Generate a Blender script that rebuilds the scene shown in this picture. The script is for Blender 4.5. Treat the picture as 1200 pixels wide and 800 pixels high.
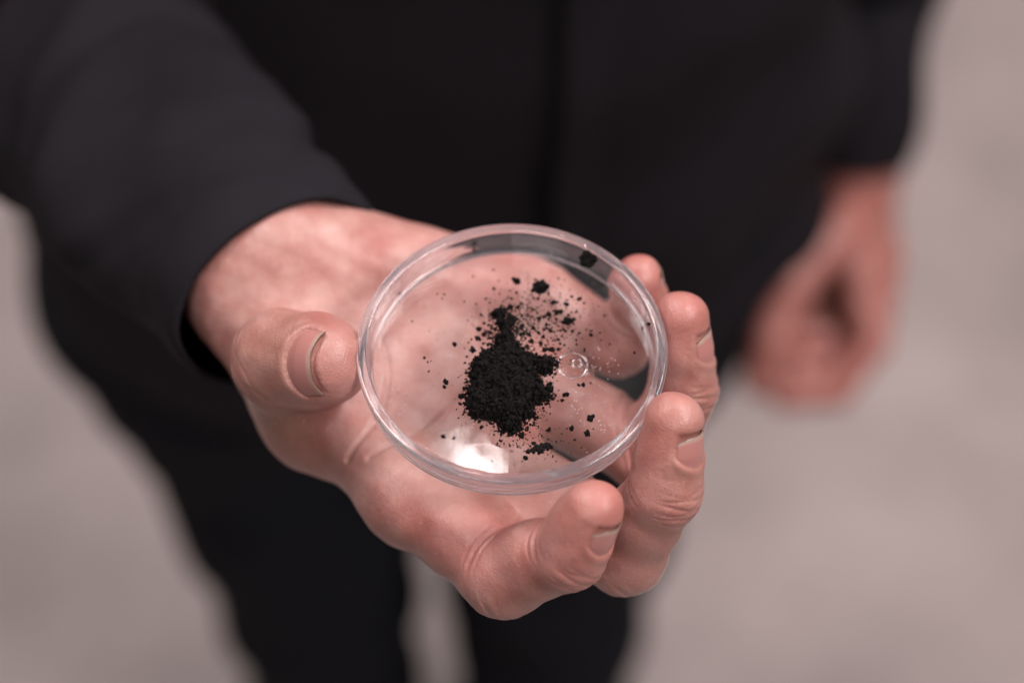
import bpy, bmesh, math, random
import numpy as np
from mathutils import Vector, Matrix, noise as mnoise

random.seed(7)
rng = np.random.default_rng(7)
for o in list(bpy.data.objects):
    bpy.data.objects.remove(o)
scene = bpy.context.scene
COL = scene.collection

# ------------------------------------------------------------------ frame
# Local millimetre frame: origin = middle of the dish, x to the right, y away
# from the photographer, z up.  The dish is held 1.34 m above the floor.
DISH_H = 1.34
def W(p):
    p = np.asarray(p, float)
    q = p * 0.001
    q[..., 2] += DISH_H
    return q

# ------------------------------------------------------------------ camera
PITCH = math.radians(53.13)
FWD = Vector((0, math.cos(PITCH), -math.sin(PITCH)))
UP = Vector((0, math.sin(PITCH), math.cos(PITCH)))
cam_d = bpy.data.cameras.new('camera')
cam = bpy.data.objects.new('camera', cam_d); COL.objects.link(cam)
cam.location = Vector((0, 0, DISH_H)) - FWD * 0.45 + UP * 0.00267
cam.rotation_euler = (math.pi / 2 - PITCH, 0, 0)
cam_d.sensor_width = 36.0
cam_d.lens = 60.75
cam_d.clip_start = 0.02; cam_d.clip_end = 100
cam_d.dof.use_dof = True
cam_d.dof.focus_distance = 0.441
cam_d.dof.aperture_fstop = 3.8
cam_d.dof.aperture_blades = 0
scene.camera = cam
EYE = Vector((0, 0, DISH_H)) - FWD * 0.45 + UP * 0.00267      # eye point used for laying things out

# ------------------------------------------------------------------ world, lamps
world = bpy.data.worlds.new('World'); scene.world = world
world.use_nodes = True
bg = world.node_tree.nodes['Background']
bg.inputs['Color'].default_value = (1.0, 0.93, 0.90, 1)
bg.inputs['Strength'].default_value = 0.06

def lamp(name, loc, target, sx, sy, power, col=(1, .95, .94)):
    l = bpy.data.lights.new(name, 'AREA')
    l.shape = 'RECTANGLE'; l.size = sx; l.size_y = sy
    l.energy = power; l.color = col
    o = bpy.data.objects.new(name, l); COL.objects.link(o)
    o.location = loc
    d = Vector(target) - Vector(loc)
    o.rotation_euler = d.to_track_quat('-Z', 'Y').to_euler()
    return o
T0 = (0, 0, DISH_H)
spot = lamp('ceiling_spotlight', (-0.055, 0.905, 3.2), T0, 0.07, 0.014, 0.26)
spot.rotation_euler = (0, 0, math.radians(-38))
lamp('unseen_overhead_lamp', (-0.95, 0.75, 3.3), (-0.5, 0.4, 1.3), 0.9, 0.9, 33)
lamp('unseen_overhead_lamp', (1.05, 0.55, 3.3), (0.6, 0.3, 1.3), 0.9, 0.9, 41)
lamp('unseen_overhead_lamp', (-0.6, -1.6, 3.3), (-0.6, -1.6, 0), 1.2, 0.6, 23)  # added front fill, out of view, lifts the shaded palm
lamp('unseen_overhead_lamp', (1.7, -0.8, 3.3), (1.7, -0.8, 0), 1.2, 0.6, 58)  # added out of view to brighten the floor on the right
lamp('unseen_overhead_lamp', (1.6, 3.1, 3.3), (1.6, 3.1, 0), 1.2, 0.6, 30)  # added behind, out of view, to give the dish rim reflections
lamp('unseen_overhead_lamp', (-1.6, 3.1, 3.3), (-1.6, 3.1, 0), 1.2, 0.6, 40)  # second added rear lamp, also there for reflections in the rim

scene.view_settings.view_transform = 'Standard'
scene.view_settings.look = 'None'
scene.view_settings.gamma = 1
scene.view_settings.exposure = 0.0
scene.view_settings.use_curve_mapping = False
try:
    scene.cycles.transparent_max_bounces = 24
    scene.cycles.max_bounces = 14
    scene.cycles.transmission_bounces = 12
except Exception:
    pass

# ------------------------------------------------------------------ helpers
def link(name, me, mat=None, parent=None):
    o = bpy.data.objects.new(name, me); COL.objects.link(o)
    if mat: me.materials.append(mat)
    if parent: o.parent = parent
    return o
def tag(o, label=None, cat=None, group=None, kind=None):
    if label: o['label'] = label
    if cat: o['category'] = cat
    if group: o['group'] = group
    if kind: o['kind'] = kind
    return o
def mesh(name, v, f, smooth=True):
    me = bpy.data.meshes.new(name)
    me.from_pydata([tuple(map(float, p)) for p in v], [], [tuple(map(int, q)) for q in f])
    me.update()
    if smooth:
        me.polygons.foreach_set('use_smooth', [True] * len(me.polygons))
    return me
def mesh_np(name, v, quads, smooth=True):
    me = bpy.data.meshes.new(name)
    nv, nq = len(v), len(quads)
    k = quads.shape[1]
    me.vertices.add(nv); me.vertices.foreach_set('co', np.ascontiguousarray(v, np.float32).ravel())
    me.loops.add(nq * k); me.loops.foreach_set('vertex_index', np.ascontiguousarray(quads, np.int32).ravel())
    me.polygons.add(nq)
    me.polygons.foreach_set('loop_start', np.arange(nq, dtype=np.int32) * k)
    me.polygons.foreach_set('loop_total', np.full(nq, k, np.int32))
    me.update(calc_edges=True); me.validate()
    if smooth:
        me.polygons.foreach_set('use_smooth', np.ones(len(me.polygons), bool))
    return me

class N:
    """tiny node-tree helper"""
    def __init__(s, name):
        s.m = bpy.data.materials.new(name); s.m.use_nodes = True
        s.t = s.m.node_tree; s.t.nodes.clear()
        s.out = s.t.nodes.new('ShaderNodeOutputMaterial')
    def n(s, typ, **kw):
        nd = s.t.nodes.new('ShaderNode' + typ)
        for k, v in kw.items():
            if k in nd.inputs.keys():
                if isinstance(v, bpy.types.NodeSocket): s.t.links.new(v, nd.inputs[k])
                else: nd.inputs[k].default_value = v
            else: setattr(nd, k, v)
        return nd
    def l(s, a, b): s.t.links.new(a, b)
    def coord(s, scale=None):
        tc = s.n('TexCoord')
        return tc.outputs['Object']
    def ramp(s, fac, stops):
        r = s.n('ValToRGB'); s.l(fac, r.inputs['Fac'])
        el = r.color_ramp.elements
        while len(el) < len(stops): el.new(0.5)
        for e, (p, c) in zip(el, stops):
            e.position = p; e.color = (*c, 1) if len(c) == 3 else c
        return r.outputs['Color']
    def mix(s, fac, a, b, mode='MIX'):
        m = s.n('Mix', data_type='RGBA', blend_type=mode)
        for i, v in ((0, fac), (6, a), (7, b)):
            if isinstance(v, bpy.types.NodeSocket): s.l(v, m.inputs[i])
            elif i == 0: m.inputs[0].default_value = v
            else: m.inputs[i].default_value = (*v, 1) if len(v) == 3 else v
        return m.outputs[2]
    def math(s, op, a, b=0.0):
        m = s.n('Math', operation=op)
        for i, v in ((0, a), (1, b)):
            if isinstance(v, bpy.types.NodeSocket): s.l(v, m.inputs[i])
            else: m.inputs[i].default_value = v
        return m.outputs[0]

# ------------------------------------------------------------------ materials
def m_skin():
    k = N('skin'); co = k.coord()
    n1 = k.n('TexNoise', Vector=co, Scale=75.0, Detail=4.0, Roughness=.6)
    n2 = k.n('TexNoise', Vector=co, Scale=420.0, Detail=3.0, Roughness=.6)
    n3 = k.n('TexNoise', Vector=co, Scale=26.0, Detail=2.0)
    base = k.ramp(n1.outputs['Fac'], [(.3, (.375, .140, .120)), (.5, (.475, .232, .203)), (.7, (.555, .325, .290))])
    base = k.mix(k.ramp(n3.outputs['Fac'], [(.45, (0, 0, 0)), (.7, (.45, .45, .45))]), base, (.46, .135, .122))
    at = k.n('Attribute', attribute_name='blush')
    base = k.mix(at.outputs['Fac'], base, (.47, .135, .112))
    a2 = k.n('Attribute', attribute_name='tan')
    base = k.mix(a2.outputs['Fac'], base, (.26, .120, .082))
    base = k.mix(k.math('MULTIPLY', n2.outputs['Fac'], .28), base, (.31, .125, .095))
    n5 = k.n('TexNoise', Vector=co, Scale=900.0, Detail=2.0)
    base = k.mix(k.ramp(n5.outputs['Fac'], [(.62, (0, 0, 0)), (.78, (.35, .35, .35))]), base, (.62, .38, .33))
    mpl = k.n('Mapping', Vector=co, Scale=(1.0, .22, 1.0), Rotation=(0, 0, .75))
    ln = k.n('TexNoise', Vector=mpl.outputs[0], Scale=520.0, Detail=3.0, Distortion=.8)
    v1 = k.n('TexVoronoi', Vector=co, Scale=1500.0, feature='DISTANCE_TO_EDGE')
    v2 = k.n('TexVoronoi', Vector=co, Scale=1050.0, feature='DISTANCE_TO_EDGE')
    h = k.math('ADD', k.math('MULTIPLY', v1.outputs['Distance'], .5), v2.outputs['Distance'])
    h = k.math('ADD', h, k.math('MULTIPLY', n2.outputs['Fac'], .9))
    h = k.math('ADD', h, k.math('MULTIPLY', ln.outputs['Fac'], 1.3))
    bp = k.n('Bump', Strength=.24, Distance=.0005, Height=h)
    rr = k.math('ADD', k.math('MULTIPLY', n2.outputs['Fac'], .25), .27)
    b = k.n('BsdfPrincipled', Normal=bp.outputs['Normal'])
    k.l(base, b.inputs['Base Color']); k.l(rr, b.inputs['Roughness'])
    b.inputs['Subsurface Weight'].default_value = .25
    b.inputs['Subsurface Radius'].default_value = (1.0, .32, .18)
    b.inputs['Subsurface Scale'].default_value = .0022
    b.inputs['Specular IOR Level'].default_value = .5
    k.l(b.outputs[0], k.out.inputs['Surface'])
    return k.m

def m_nail():
    k = N('fingernail')
    uv = k.n('UVMap')
    sp = k.n('SeparateXYZ'); k.l(uv.outputs[0], sp.inputs[0])
    c = k.ramp(sp.outputs['Y'], [(0, (.38, .145, .125)), (.12, (.46, .215, .19)), (.3, (.43, .175, .158)), (.84, (.47, .20, .18)), (.90, (.50, .31, .265)), (.97, (.40, .28, .23)), (1, (.16, .11, .085))])
    n1 = k.n('TexNoise', Scale=300.0, Detail=3.0); k.l(k.coord(), n1.inputs['Vector'])
    c = k.mix(k.math('MULTIPLY', n1.outputs['Fac'], .25), c, (.36, .17, .14))
    wv = k.n('TexWave', Scale=14.0, Distortion=1.0, bands_direction='X'); k.l(uv.outputs[0], wv.inputs['Vector'])
    bp = k.n('Bump', Strength=.03, Distance=.0002, Height=wv.outputs['Fac'])
    b = k.n('BsdfPrincipled', Roughness=.28, Normal=bp.outputs['Normal'])
    b.inputs['Subsurface Weight'].default_value = .2
    b.inputs['Subsurface Radius'].default_value = (1, .4, .3)
    b.inputs['Subsurface Scale'].default_value = .002
    k.l(c, b.inputs['Base Color']); k.l(b.outputs[0], k.out.inputs['Surface'])
    return k.m

def m_cloth(name, c0, c1, scale, rough=.85, sheen=.25):
    k = N(name); co = k.coord()
    w1 = k.n('TexWave', Vector=co, Scale=scale, Distortion=.6, bands_direction='DIAGONAL')
    n1 = k.n('TexNoise', Vector=co, Scale=14.0, Detail=5.0)
    n2 = k.n('TexNoise', Vector=co, Scale=1600.0, Detail=2.0)
    f = k.math('ADD', k.math('MULTIPLY', n1.outputs['Fac'], .6), k.math('MULTIPLY', n2.outputs['Fac'], .4))
    c = k.ramp(f, [(.3, c0), (.7, c1)])
    h = k.math('ADD', k.math('MULTIPLY', w1.outputs['Fac'], .5), n2.outputs['Fac'])
    bp = k.n('Bump', Strength=.45, Distance=.0004, Height=h)
    b = k.n('BsdfPrincipled', Roughness=rough, Normal=bp.outputs['Normal'])
    b.inputs['Sheen Weight'].default_value = sheen
    b.inputs['Sheen Roughness'].default_value = .5
    b.inputs['Specular IOR Level'].default_value = .12
    k.l(c, b.inputs['Base Color']); k.l(b.outputs[0], k.out.inputs['Surface'])
    return k.m

def m_floor():
    k = N('concrete'); co = k.coord()
    n1 = k.n('TexNoise', Vector=co, Scale=3.2, Detail=6.0, Roughness=.62)
    n2 = k.n('TexNoise', Vector=co, Scale=9.0, Detail=6.0, Roughness=.65)
    n3 = k.n('TexNoise', Vector=co, Scale=240.0, Detail=3.0)
    c = k.ramp(n1.outputs['Fac'], [(.3, (.225, .177, .170)), (.7, (.48, .382, .368))])
    c = k.mix(k.math('MULTIPLY', n2.outputs['Fac'], .45), c, (.22, .175, .168))
    c = k.mix(k.math('MULTIPLY', n3.outputs['Fac'], .3), c, (.38, .305, .293))
    h = k.math('ADD', k.math('MULTIPLY', n2.outputs['Fac'], 2.0), n3.outputs['Fac'])
    bp = k.n('Bump', Strength=.3, Distance=.002, Height=h)
    rr = k.math('ADD', k.math('MULTIPLY', n2.outputs['Fac'], .25), .40)
    b = k.n('BsdfPrincipled', Normal=bp.outputs['Normal']); k.l(rr, b.inputs['Roughness'])
    k.l(c, b.inputs['Base Color']); k.l(b.outputs[0], k.out.inputs['Surface'])
    return k.m

def m_plastic():
    k = N('clear_plastic')
    g = k.n('BsdfGlass', Color=(.985, .985, .99, 1), Roughness=.0, IOR=1.5)
    n1 = k.n('TexNoise', Vector=k.coord(), Scale=120.0, Detail=2.0)
    bp = k.n('Bump', Strength=.02, Distance=.0008, Height=n1.outputs['Fac'])
    k.l(bp.outputs[0], g.inputs['Normal'])
    hz = k.n('BsdfTranslucent', Color=(.80, .80, .88, 1))
    hd = k.n('BsdfDiffuse', Color=(.80, .80, .88, 1))
    hm = k.n('MixShader', Fac=.5); k.l(hz.outputs[0], hm.inputs[1]); k.l(hd.outputs[0], hm.inputs[2])
    mm = k.n('MixShader', Fac=.085); k.l(g.outputs[0], mm.inputs[1]); k.l(hm.outputs[0], mm.inputs[2])  # pale lavender scatter mixed in, imitating light piped through the wall
    k.l(mm.outputs[0], k.out.inputs['Surface'])
    return k.m

def m_plate():
    # thin flat moulded sheet: light goes straight through, Fresnel reflection on top, fine dust and scratches
    k = N('clear_sheet'); co = k.coord()
    mp = k.n('Mapping', Vector=co, Scale=(1.0, .12, 1.0), Rotation=(0, 0, .5))
    sc = k.n('TexNoise', Vector=mp.outputs[0], Scale=1500.0, Detail=2.0)
    wav = k.n('TexNoise', Vector=co, Scale=85.0, Detail=2.0)
    h = k.math('ADD', k.math('MULTIPLY', sc.outputs['Fac'], .06), wav.outputs['Fac'])
    bp = k.n('Bump', Strength=.06, Distance=.0010, Height=h)
    gl = k.n('BsdfGlossy', Color=(1, 1, 1, 1), Roughness=.035, Normal=bp.outputs[0])
    gs = k.n('BsdfGlossy', Color=(1, 1, 1, 1), Roughness=.012, Normal=bp.outputs[0])
    gm = k.n('MixShader', Fac=.5); k.l(gl.outputs[0], gm.inputs[1]); k.l(gs.outputs[0], gm.inputs[2])
    tr = k.n('BsdfTransparent', Color=(.997, .995, .995, 1))
    geo = k.n('NewGeometry')
    ior = k.math('SUBTRACT', 1.5, k.math('MULTIPLY', geo.outputs['Backfacing'], 1.5 - 1 / 1.5))
    fr = k.n('Fresnel', IOR=ior)
    m = k.n('MixShader'); k.l(fr.outputs[0], m.inputs[0]); k.l(tr.outputs[0], m.inputs[1]); k.l(gm.outputs[0], m.inputs[2])
    vo = k.n('TexVoronoi', Vector=co, Scale=900.0, feature='F1', Randomness=1.0)
    gate = k.n('TexNoise', Vector=co, Scale=70.0, Detail=1.0)
    d1 = k.math('LESS_THAN', vo.outputs['Distance'], .13)
    d2 = k.math('GREATER_THAN', gate.outputs['Fac'], .55)
    dust = k.math('MULTIPLY', k.math('MULTIPLY', d1, d2), .5)
    film = k.math('ADD', dust, .008)
    df = k.n('BsdfDiffuse', Color=(.75, .70, .69, 1))
    m2 = k.n('MixShader'); k.l(film, m2.inputs[0]); k.l(m.outputs[0], m2.inputs[1]); k.l(df.outputs[0], m2.inputs[2])
    k.l(m2.outputs[0], k.out.inputs['Surface'])
    return k.m

def m_powder():
    k = N('black_powder'); co = k.coord()
    n1 = k.n('TexNoise', Vector=co, Scale=900.0, Detail=5.0, Roughness=.7)
    n2 = k.n('TexNoise', Vector=co, Scale=2800.0, Detail=3.0)
    c = k.ramp(n1.outputs['Fac'], [(.33, (.005, .004, .0039)), (.55, (.011, .0088, .0083)), (.75, (.026, .021, .0198))])
    bp = k.n('Bump', Strength=.8, Distance=.0006, Height=k.math('ADD', n1.outputs['Fac'], k.math('MULTIPLY', n2.outputs['Fac'], .5)))
    b = k.n('BsdfPrincipled', Roughness=.95, Normal=bp.outputs['Normal'])
    b.inputs['Specular IOR Level'].default_value = .12
    k.l(c, b.inputs['Base Color']); k.l(b.outputs[0], k.out.inputs['Surface'])
    return k.m

SKIN, NAIL = m_skin(), m_nail()
SHIRT = m_cloth('black_shirt_cotton', (.0096, .0078, .0104), (.0152, .0128, .0164), 900, .8, .0)
DENIM = m_cloth('dark_trouser_denim', (.0055, .0062, .009), (.010, .0108, .015), 500, .9, .0)
SHOE = m_cloth('black_leather', (.012, .011, .011), (.02, .018, .018), 200, .5, .0)
FLOOR, PLASTIC, PLATE, POWDER = m_floor(), m_plastic(), m_plate(), m_powder()

# ------------------------------------------------------------------ the floor
S = 20.0
fl = link('floor', mesh('floor', [(-S, -S, 0), (S, -S, 0), (S, S, 0), (-S, S, 0)], [(0, 1, 2, 3)], False), FLOOR)
tag(fl, 'pale grey concrete floor far below the person', kind='structure')

# ------------------------------------------------------------------ SDF tools
def cone(p, a, b, r1, r2):
    a = np.asarray(a, float); b = np.asarray(b, float)
    ba = b - a; pa = p - a
    h = np.clip(pa @ ba / (ba @ ba), 0, 1)
    return np.linalg.norm(pa - h[:, None] * ba, axis=1) - (r1 + (r2 - r1) * h)
def ball(p, c, r):
    return np.linalg.norm(p - np.asarray(c, float), axis=1) - r
def ell(p, c, ax, r):
    """ellipsoid, ax = rows of unit axes"""
    q = (p - np.asarray(c, float)) @ np.asarray(ax, float).T
    r = np.asarray(r, float)
    k0 = np.linalg.norm(q / r, axis=1); k1 = np.linalg.norm(q / r**2, axis=1)
    return k0 * (k0 - 1.0) / np.maximum(k1, 1e-9)
def smin(a, b, k):
    h = np.maximum(k - np.abs(a - b), 0) / k
    return np.minimum(a, b) - h * h * k * .25
def unit(v):
    v = np.asarray(v, float); return v / max(np.linalg.norm(v), 1e-12)
def sstep(a, b, x):
    t = np.clip((x - a) / (b - a), 0, 1); return t * t * (3 - 2 * t)

def surface_nets(f, lo, hi, h):
    lo = np.asarray(lo, float); n = np.ceil((np.asarray(hi) - lo) / h).astype(int) + 1
    ax = [lo[i] + h * np.arange(n[i]) for i in range(3)]
    G = np.stack(np.meshgrid(*ax, indexing='ij'), -1).reshape(-1, 3)
    V = np.empty(len(G))
    for s in range(0, len(G), 400000): V[s:s + 400000] = f(G[s:s + 400000])
    V = V.reshape(n)
    nc = n - 1
    acc = np.zeros((*nc, 3)); cnt = np.zeros(nc)
    corners = [(i, j, k) for i in (0, 1) for j in (0, 1) for k in (0, 1)]
    sl = lambda c: V[c[0]:c[0] + nc[0], c[1]:c[1] + nc[1], c[2]:c[2] + nc[2]]
    for a in corners:
        for d in range(3):
            if a[d]: continue
            b = list(a); b[d] = 1
            va, vb = sl(a), sl(b)
            m = (va < 0) != (vb < 0)
            t = np.where(m, va / np.where(va == vb, 1, va - vb), 0)
            for e in range(3):
                acc[..., e] += m * (a[e] + (t if e == d else 0))
            cnt += m
    act = cnt > 0
    idx = -np.ones(nc, int); idx[act] = np.arange(act.sum())
    ijk = np.argwhere(act)
    verts = lo + h * (ijk + acc[act] / cnt[act][:, None])
    quads = []
    for d in range(3):
        e = [0, 0, 0]; e[d] = 1
        u, w = (d + 1) % 3, (d + 2) % 3
        A = V; B = np.roll(V, -1, axis=d)
        m = (A < 0) != (B < 0)
        sli = [slice(None)] * 3; sli[d] = slice(0, n[d] - 1)
        sli[u] = slice(1, n[u] - 1); sli[w] = slice(1, n[w] - 1)
        mm = np.zeros_like(m); mm[tuple(sli)] = m[tuple(sli)]
        g = np.argwhere(mm)
        if not len(g): continue
        eu = np.eye(3, dtype=int)[u]; ew = np.eye(3, dtype=int)[w]
        q = np.stack([idx[tuple((g - eu - ew).T)], idx[tuple((g - ew).T)], idx[tuple(g.T)], idx[tuple((g - eu).T)]], 1)
        flip = A[tuple(g.T)] > 0
        q[flip] = q[flip][:, ::-1]
        quads.append(q)
    return verts, np.concatenate(quads)

def subdiv(v, q, levels):
    me = mesh_np('tmp', v, q)
    o = bpy.data.objects.new('tmp', me); COL.objects.link(o)
    md = o.modifiers.new('s', 'SUBSURF'); md.levels = levels; md.render_levels = levels
    dg = bpy.context.evaluated_depsgraph_get()
    e = o.evaluated_get(dg); m2 = e.to_mesh()
    vv = np.empty(len(m2.vertices) * 3, np.float32); m2.vertices.foreach_get('co', vv)
    qq = np.empty(len(m2.loops), np.int32); m2.loops.foreach_get('vertex_index', qq)
    e.to_mesh_clear()
    bpy.data.objects.remove(o); bpy.data.meshes.remove(me)
    return vv.reshape(-1, 3).astype(float), qq.reshape(-1, 4)

def project(f, v, it=2, eps=.15, lim=1.2):
    for _ in range(it):
        d = f(v)
        g = np.stack([f(v + np.eye(3)[i] * eps) - d for i in range(3)], 1) / eps
        gn = np.maximum((g * g).sum(1), .15)
        v = v - np.clip(d, -lim, lim)[:, None] * g / gn[:, None]
    return v

# ------------------------------------------------------------------ hands
class Finger:
    def __init__(s, joints, radii, pad=1.0, nail=None, wide=1.0, corner=-1.8, k=4.0, dorsal=None, twist=0):
        s.J = [np.asarray(j, float) for j in joints]; s.R = radii; s.k = k; s.pad = pad; s.wide = wide; s.corner = corner
        s.seg = [unit(s.J[i + 1] - s.J[i]) for i in range(len(s.J) - 1)]
        # dorsal direction of each bend = outside of the bend
        s.D = []
        for i in range(len(s.seg)):
            if dorsal is not None: b = np.asarray(dorsal, float)
            else:
                b = s.seg[max(i - 1, 0)] - s.seg[max(i - 1, 0) + 1]
            b = b - (b @ s.seg[i]) * s.seg[i]
            b = unit(b)
            if i == len(s.seg) - 1 and twist:
                t = math.radians(twist); b = b * math.cos(t) + np.cross(s.seg[i], b) * math.sin(t)
            s.D.append(b)
        s.nail = nail
    def base(s, p):
        d = None
        for i in range(len(s.seg)):
            a, b = s.J[i], s.J[i + 1]; ra, rb = s.R[i], s.R[i + 1]
            m = a * .5 + b * .5
            # slimmer shaft with fuller joints
            sh = .93 if i < len(s.seg) - 1 else .99
            c = smin(cone(p, a, m, ra, (ra + rb) / 2 * sh), cone(p, m, b, (ra + rb) / 2 * sh, rb), 3)
            d = c if d is None else smin(d, c, s.k)
            # palmar pulp
            L = np.linalg.norm(b - a)
            if i < len(s.seg) - 1:
                pc = m - s.D[i] * (ra + rb) * .5 * .30
                r = (ra + rb) / 2
                lat = np.cross(s.seg[i], s.D[i])
                d = smin(d, ell(p, pc, [s.seg[i], s.D[i], lat], (L * .42, r * .80 * s.pad, r * .93)), 3)
            else:
                pc = a * .3 + b * .7 - s.D[i] * rb * .30
                lat = np.cross(s.seg[i], s.D[i])
                d = smin(d, ell(p, pc, [s.seg[i], s.D[i], lat], (L * .55, rb * .86 * s.pad, rb * .98 * s.wide)), 3)
                d = smin(d, ell(p, pc + s.D[i] * rb * .25, [s.seg[i], s.D[i], lat], (L * .62, rb * .95, rb * s.wide)), 3) if s.wide > 1 else d
        return d
    def nail_frame(s):
        a = s.seg[-1]; n = s.D[-1]; return a, n, np.cross(a, n)
    def detail(s, p, d):
        near = d < 4
        if not near.any(): return d
        q = p[near]; dd = d[near].copy()
        # flexion creases on the palmar side
        for j in range(1, len(s.J) - 1):
            ax = unit(s.seg[j - 1] + s.seg[j]); dn = unit(s.D[j - 1] + s.D[j])
            r = q - s.J[j]
            along = r @ ax; side = r @ dn
            lat = r @ np.cross(ax, dn)
            m = sstep(-.05, -.6, side / s.R[j]) * (np.linalg.norm(r, axis=1) < s.R[j] * 2)
            for off, dep, wd in ((0, .75, .75), (2.1, .35, .5), (-1.9, .3, .5)):
                dd += m * dep * np.exp(-((along - off + .02 * lat * lat) / wd) ** 2)
            m2 = sstep(.1, .7, side / s.R[j]) * (np.linalg.norm(r, axis=1) < s.R[j] * 2)
            for off, dep in ((-5.6, .16), (-4.2, .2), (-2.2, .38), (-.2, .32), (1.6, .4), (3.4, .26), (5.1, .16)):
                wob = .5 * np.sin(lat * .55 + off * 2.1)
                dd += m2 * dep * np.exp(-((along - off + wob) / .42) ** 2)
        if s.nail:
            a, n, b = s.nail_frame()
            s0, s1, half = s.nail
            r = q - s.J[-2]
            al = r @ a; th = np.arctan2(r @ b, r @ n)
            inside = sstep(s0 + .1, s0 + .8, al - 3.6 * np.minimum(np.abs(th) / half, 1.3) ** 2.3) * sstep(s1 + 1.4, s1 - .2, al) * sstep(half + .03, half - .09, np.abs(th))
            dd += .72 * inside
            edge = 1.2 * np.exp(-((al - (s0 - .9 + 3.6 * np.minimum(np.abs(th) / half, 1.3) ** 2.3)) / 1.1) ** 2) * (np.abs(th) < half + .2) * 1.0
            edge2 = np.exp(-((np.abs(th) - half - .17) / .11) ** 2) * sstep(s0 - 2, s0, al) * sstep(s1 + 1.0, s1 - 2.5, al)
            dd -= .17 * np.maximum(edge, edge2) * (np.abs(th) < 2.2)
            g = np.exp(-((al - s1 - .2 - s.corner * (th / half) ** 2) / .5) ** 2) * (np.abs(th) < half)
            dd += .22 * g
        d = d.copy(); d[near] = dd
        return d
    def make_nail(s, body):
        a, n, b = s.nail_frame(); s0, s1, half = s.nail
        o = s.J[-2]
        def trace(al, th):
            dirv = n * math.cos(th) + b * math.sin(th)
            lo, hi = 0.0, 30.0
            P = np.linspace(2, 18, 161)
            q = o + a * al + dirv * P[:, None]
            d = s.base(q)
            i = np.argmax(d > 0)
            return P[i]
        smid = s0 + (s1 - s0) * .40
        NU, NV = 21, 20
        top, bot, uv = [], [], []
        rad = [trace(smid, (i / (NU - 1) * 2 - 1) * half) for i in range(NU)]
        rad2 = [trace(s1 - 1.5, (i / (NU - 1) * 2 - 1) * half) for i in range(NU)]
        # smooth profile
        rad = np.convolve(np.pad(rad, 3, 'edge'), np.ones(7) / 7, 'valid')
        rad2 = np.convolve(np.pad(rad2, 3, 'edge'), np.ones(7) / 7, 'valid')
        for j in range(NV):
            t = j / (NV - 1)
            for i in range(NU):
                u = i / (NU - 1) * 2 - 1
                curve = (1 - u * u)
                al0 = s0 - 1.0 + 3.6 * abs(u) ** 2.3                   # rounded cuticle
                al1 = s1 + s.corner * (u * u) ** 1.2 + .1 * math.sin(u * 9)
                al = al0 + (al1 - al0) * t
                f = (al - smid) / (s1 - 1.5 - smid)
                r = rad[i] + (rad2[i] - rad[i]) * min(max(f, 0), 1.3) * .72
                r += -.24 - .25 * max(0, (.16 - t) / .16) - .2 * abs(u) ** 6
                th = u * half
                dirv = n * math.cos(th) + b * math.sin(th)
                top.append(o + a * al + dirv * r); bot.append(o + a * al + dirv * (r - .38))
                uv.append((i / (NU - 1), t))
        v = np.array(top + bot); M = len(top); f = []
        fuv = []
        for j in range(NV - 1):
            for i in range(NU - 1):
                q = [j * NU + i, j * NU + i + 1, (j + 1) * NU + i + 1, (j + 1) * NU + i]
                f.append(q); f.append([M + x for x in q[::-1]])
        for i in range(NU - 1):
            j = NV - 1; f.append([j * NU + i, j * NU + i + 1, M + j * NU + i + 1, M + j * NU + i])
        for j in range(NV - 1):
            f.append([j * NU, (j + 1) * NU, M + (j + 1) * NU, M + j * NU])
            f.append([j * NU + NU - 1, M + j * NU + NU - 1, M + (j + 1) * NU + NU - 1, (j + 1) * NU + NU - 1])
        me = mesh('fingernail', W(v), f)
        ul = me.uv_layers.new(name='UVMap')
        for lp in me.loops: ul.data[lp.index].uv = uv[lp.vertex_index % M]
        me.calc_loop_triangles()
        bm = bmesh.new(); bm.from_mesh(me); bmesh.ops.recalc_face_normals(bm, faces=bm.faces); bm.to_mesh(me); bm.free()
        o_ = link('fingernail', me, NAIL, body)
        return o_

# right hand (the one that holds the dish), millimetres about the dish
WR = np.array((-75., 54., -31.))
M2, M3, M4, M5 = [np.array(q, float) for q in ((-26, -22, -38), (-7, -8, -39), (6, 14, -37), (10, 36, -33))]
rad_dir = unit(M2 - M5)
fwd_dir = unit(M3 - WR)
pal = unit(np.cross(rad_dir, fwd_dir)); pal = pal if pal[2] > 0 else -pal
ELB = np.array((-180., 252., -125.))
arm_dir = unit(ELB - WR)

F_index = Finger([M2, (-2, -47, -33), (14.2, -50.5, -16), (20.3, -46.6, -2.2)], [11.5, 11.0, 9.0, 7.3], nail=(7.0, 16.0, 1.0), twist=8)
F_mid = Finger([M3, (30, -37, -40), (39, -33.5, -14), (40.8, -23.5, 2.5)], [12.0, 10.6, 9.1, 7.4], nail=(9.0, 18.2, .95), twist=24)
F_ring = Finger([M4, (40, -6, -43), (46.5, 4, -22), (45.3, 13.5, -3.5)], [11.5, 10.2, 8.8, 7.4], nail=(8.5, 18.2, 1.0), twist=-4)
F_pinky = Finger([M5, (30, 27, -33), (36, 31, -22), (35, 32, -9)], [10.5, 8.8, 7.5, 6.6], nail=(6, 14.5, .95), twist=10)
CMC = np.array((-72., 37., -35.)); MCPt = np.array((-56., 8., -41.))
IPt = np.array((-61.60, 6.64, -12.52)); TPt = np.array((-48.20, -1.64, -2.48))
F_thumb = Finger([MCPt, IPt, TPt], [12.8, 13.0, 11.2], nail=(15.0, 24.0, .95), wide=1.08, corner=.9, dorsal=(-.62, -.46, .60))
RF = [F_index, F_mid, F_ring, F_pinky, F_thumb]

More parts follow.
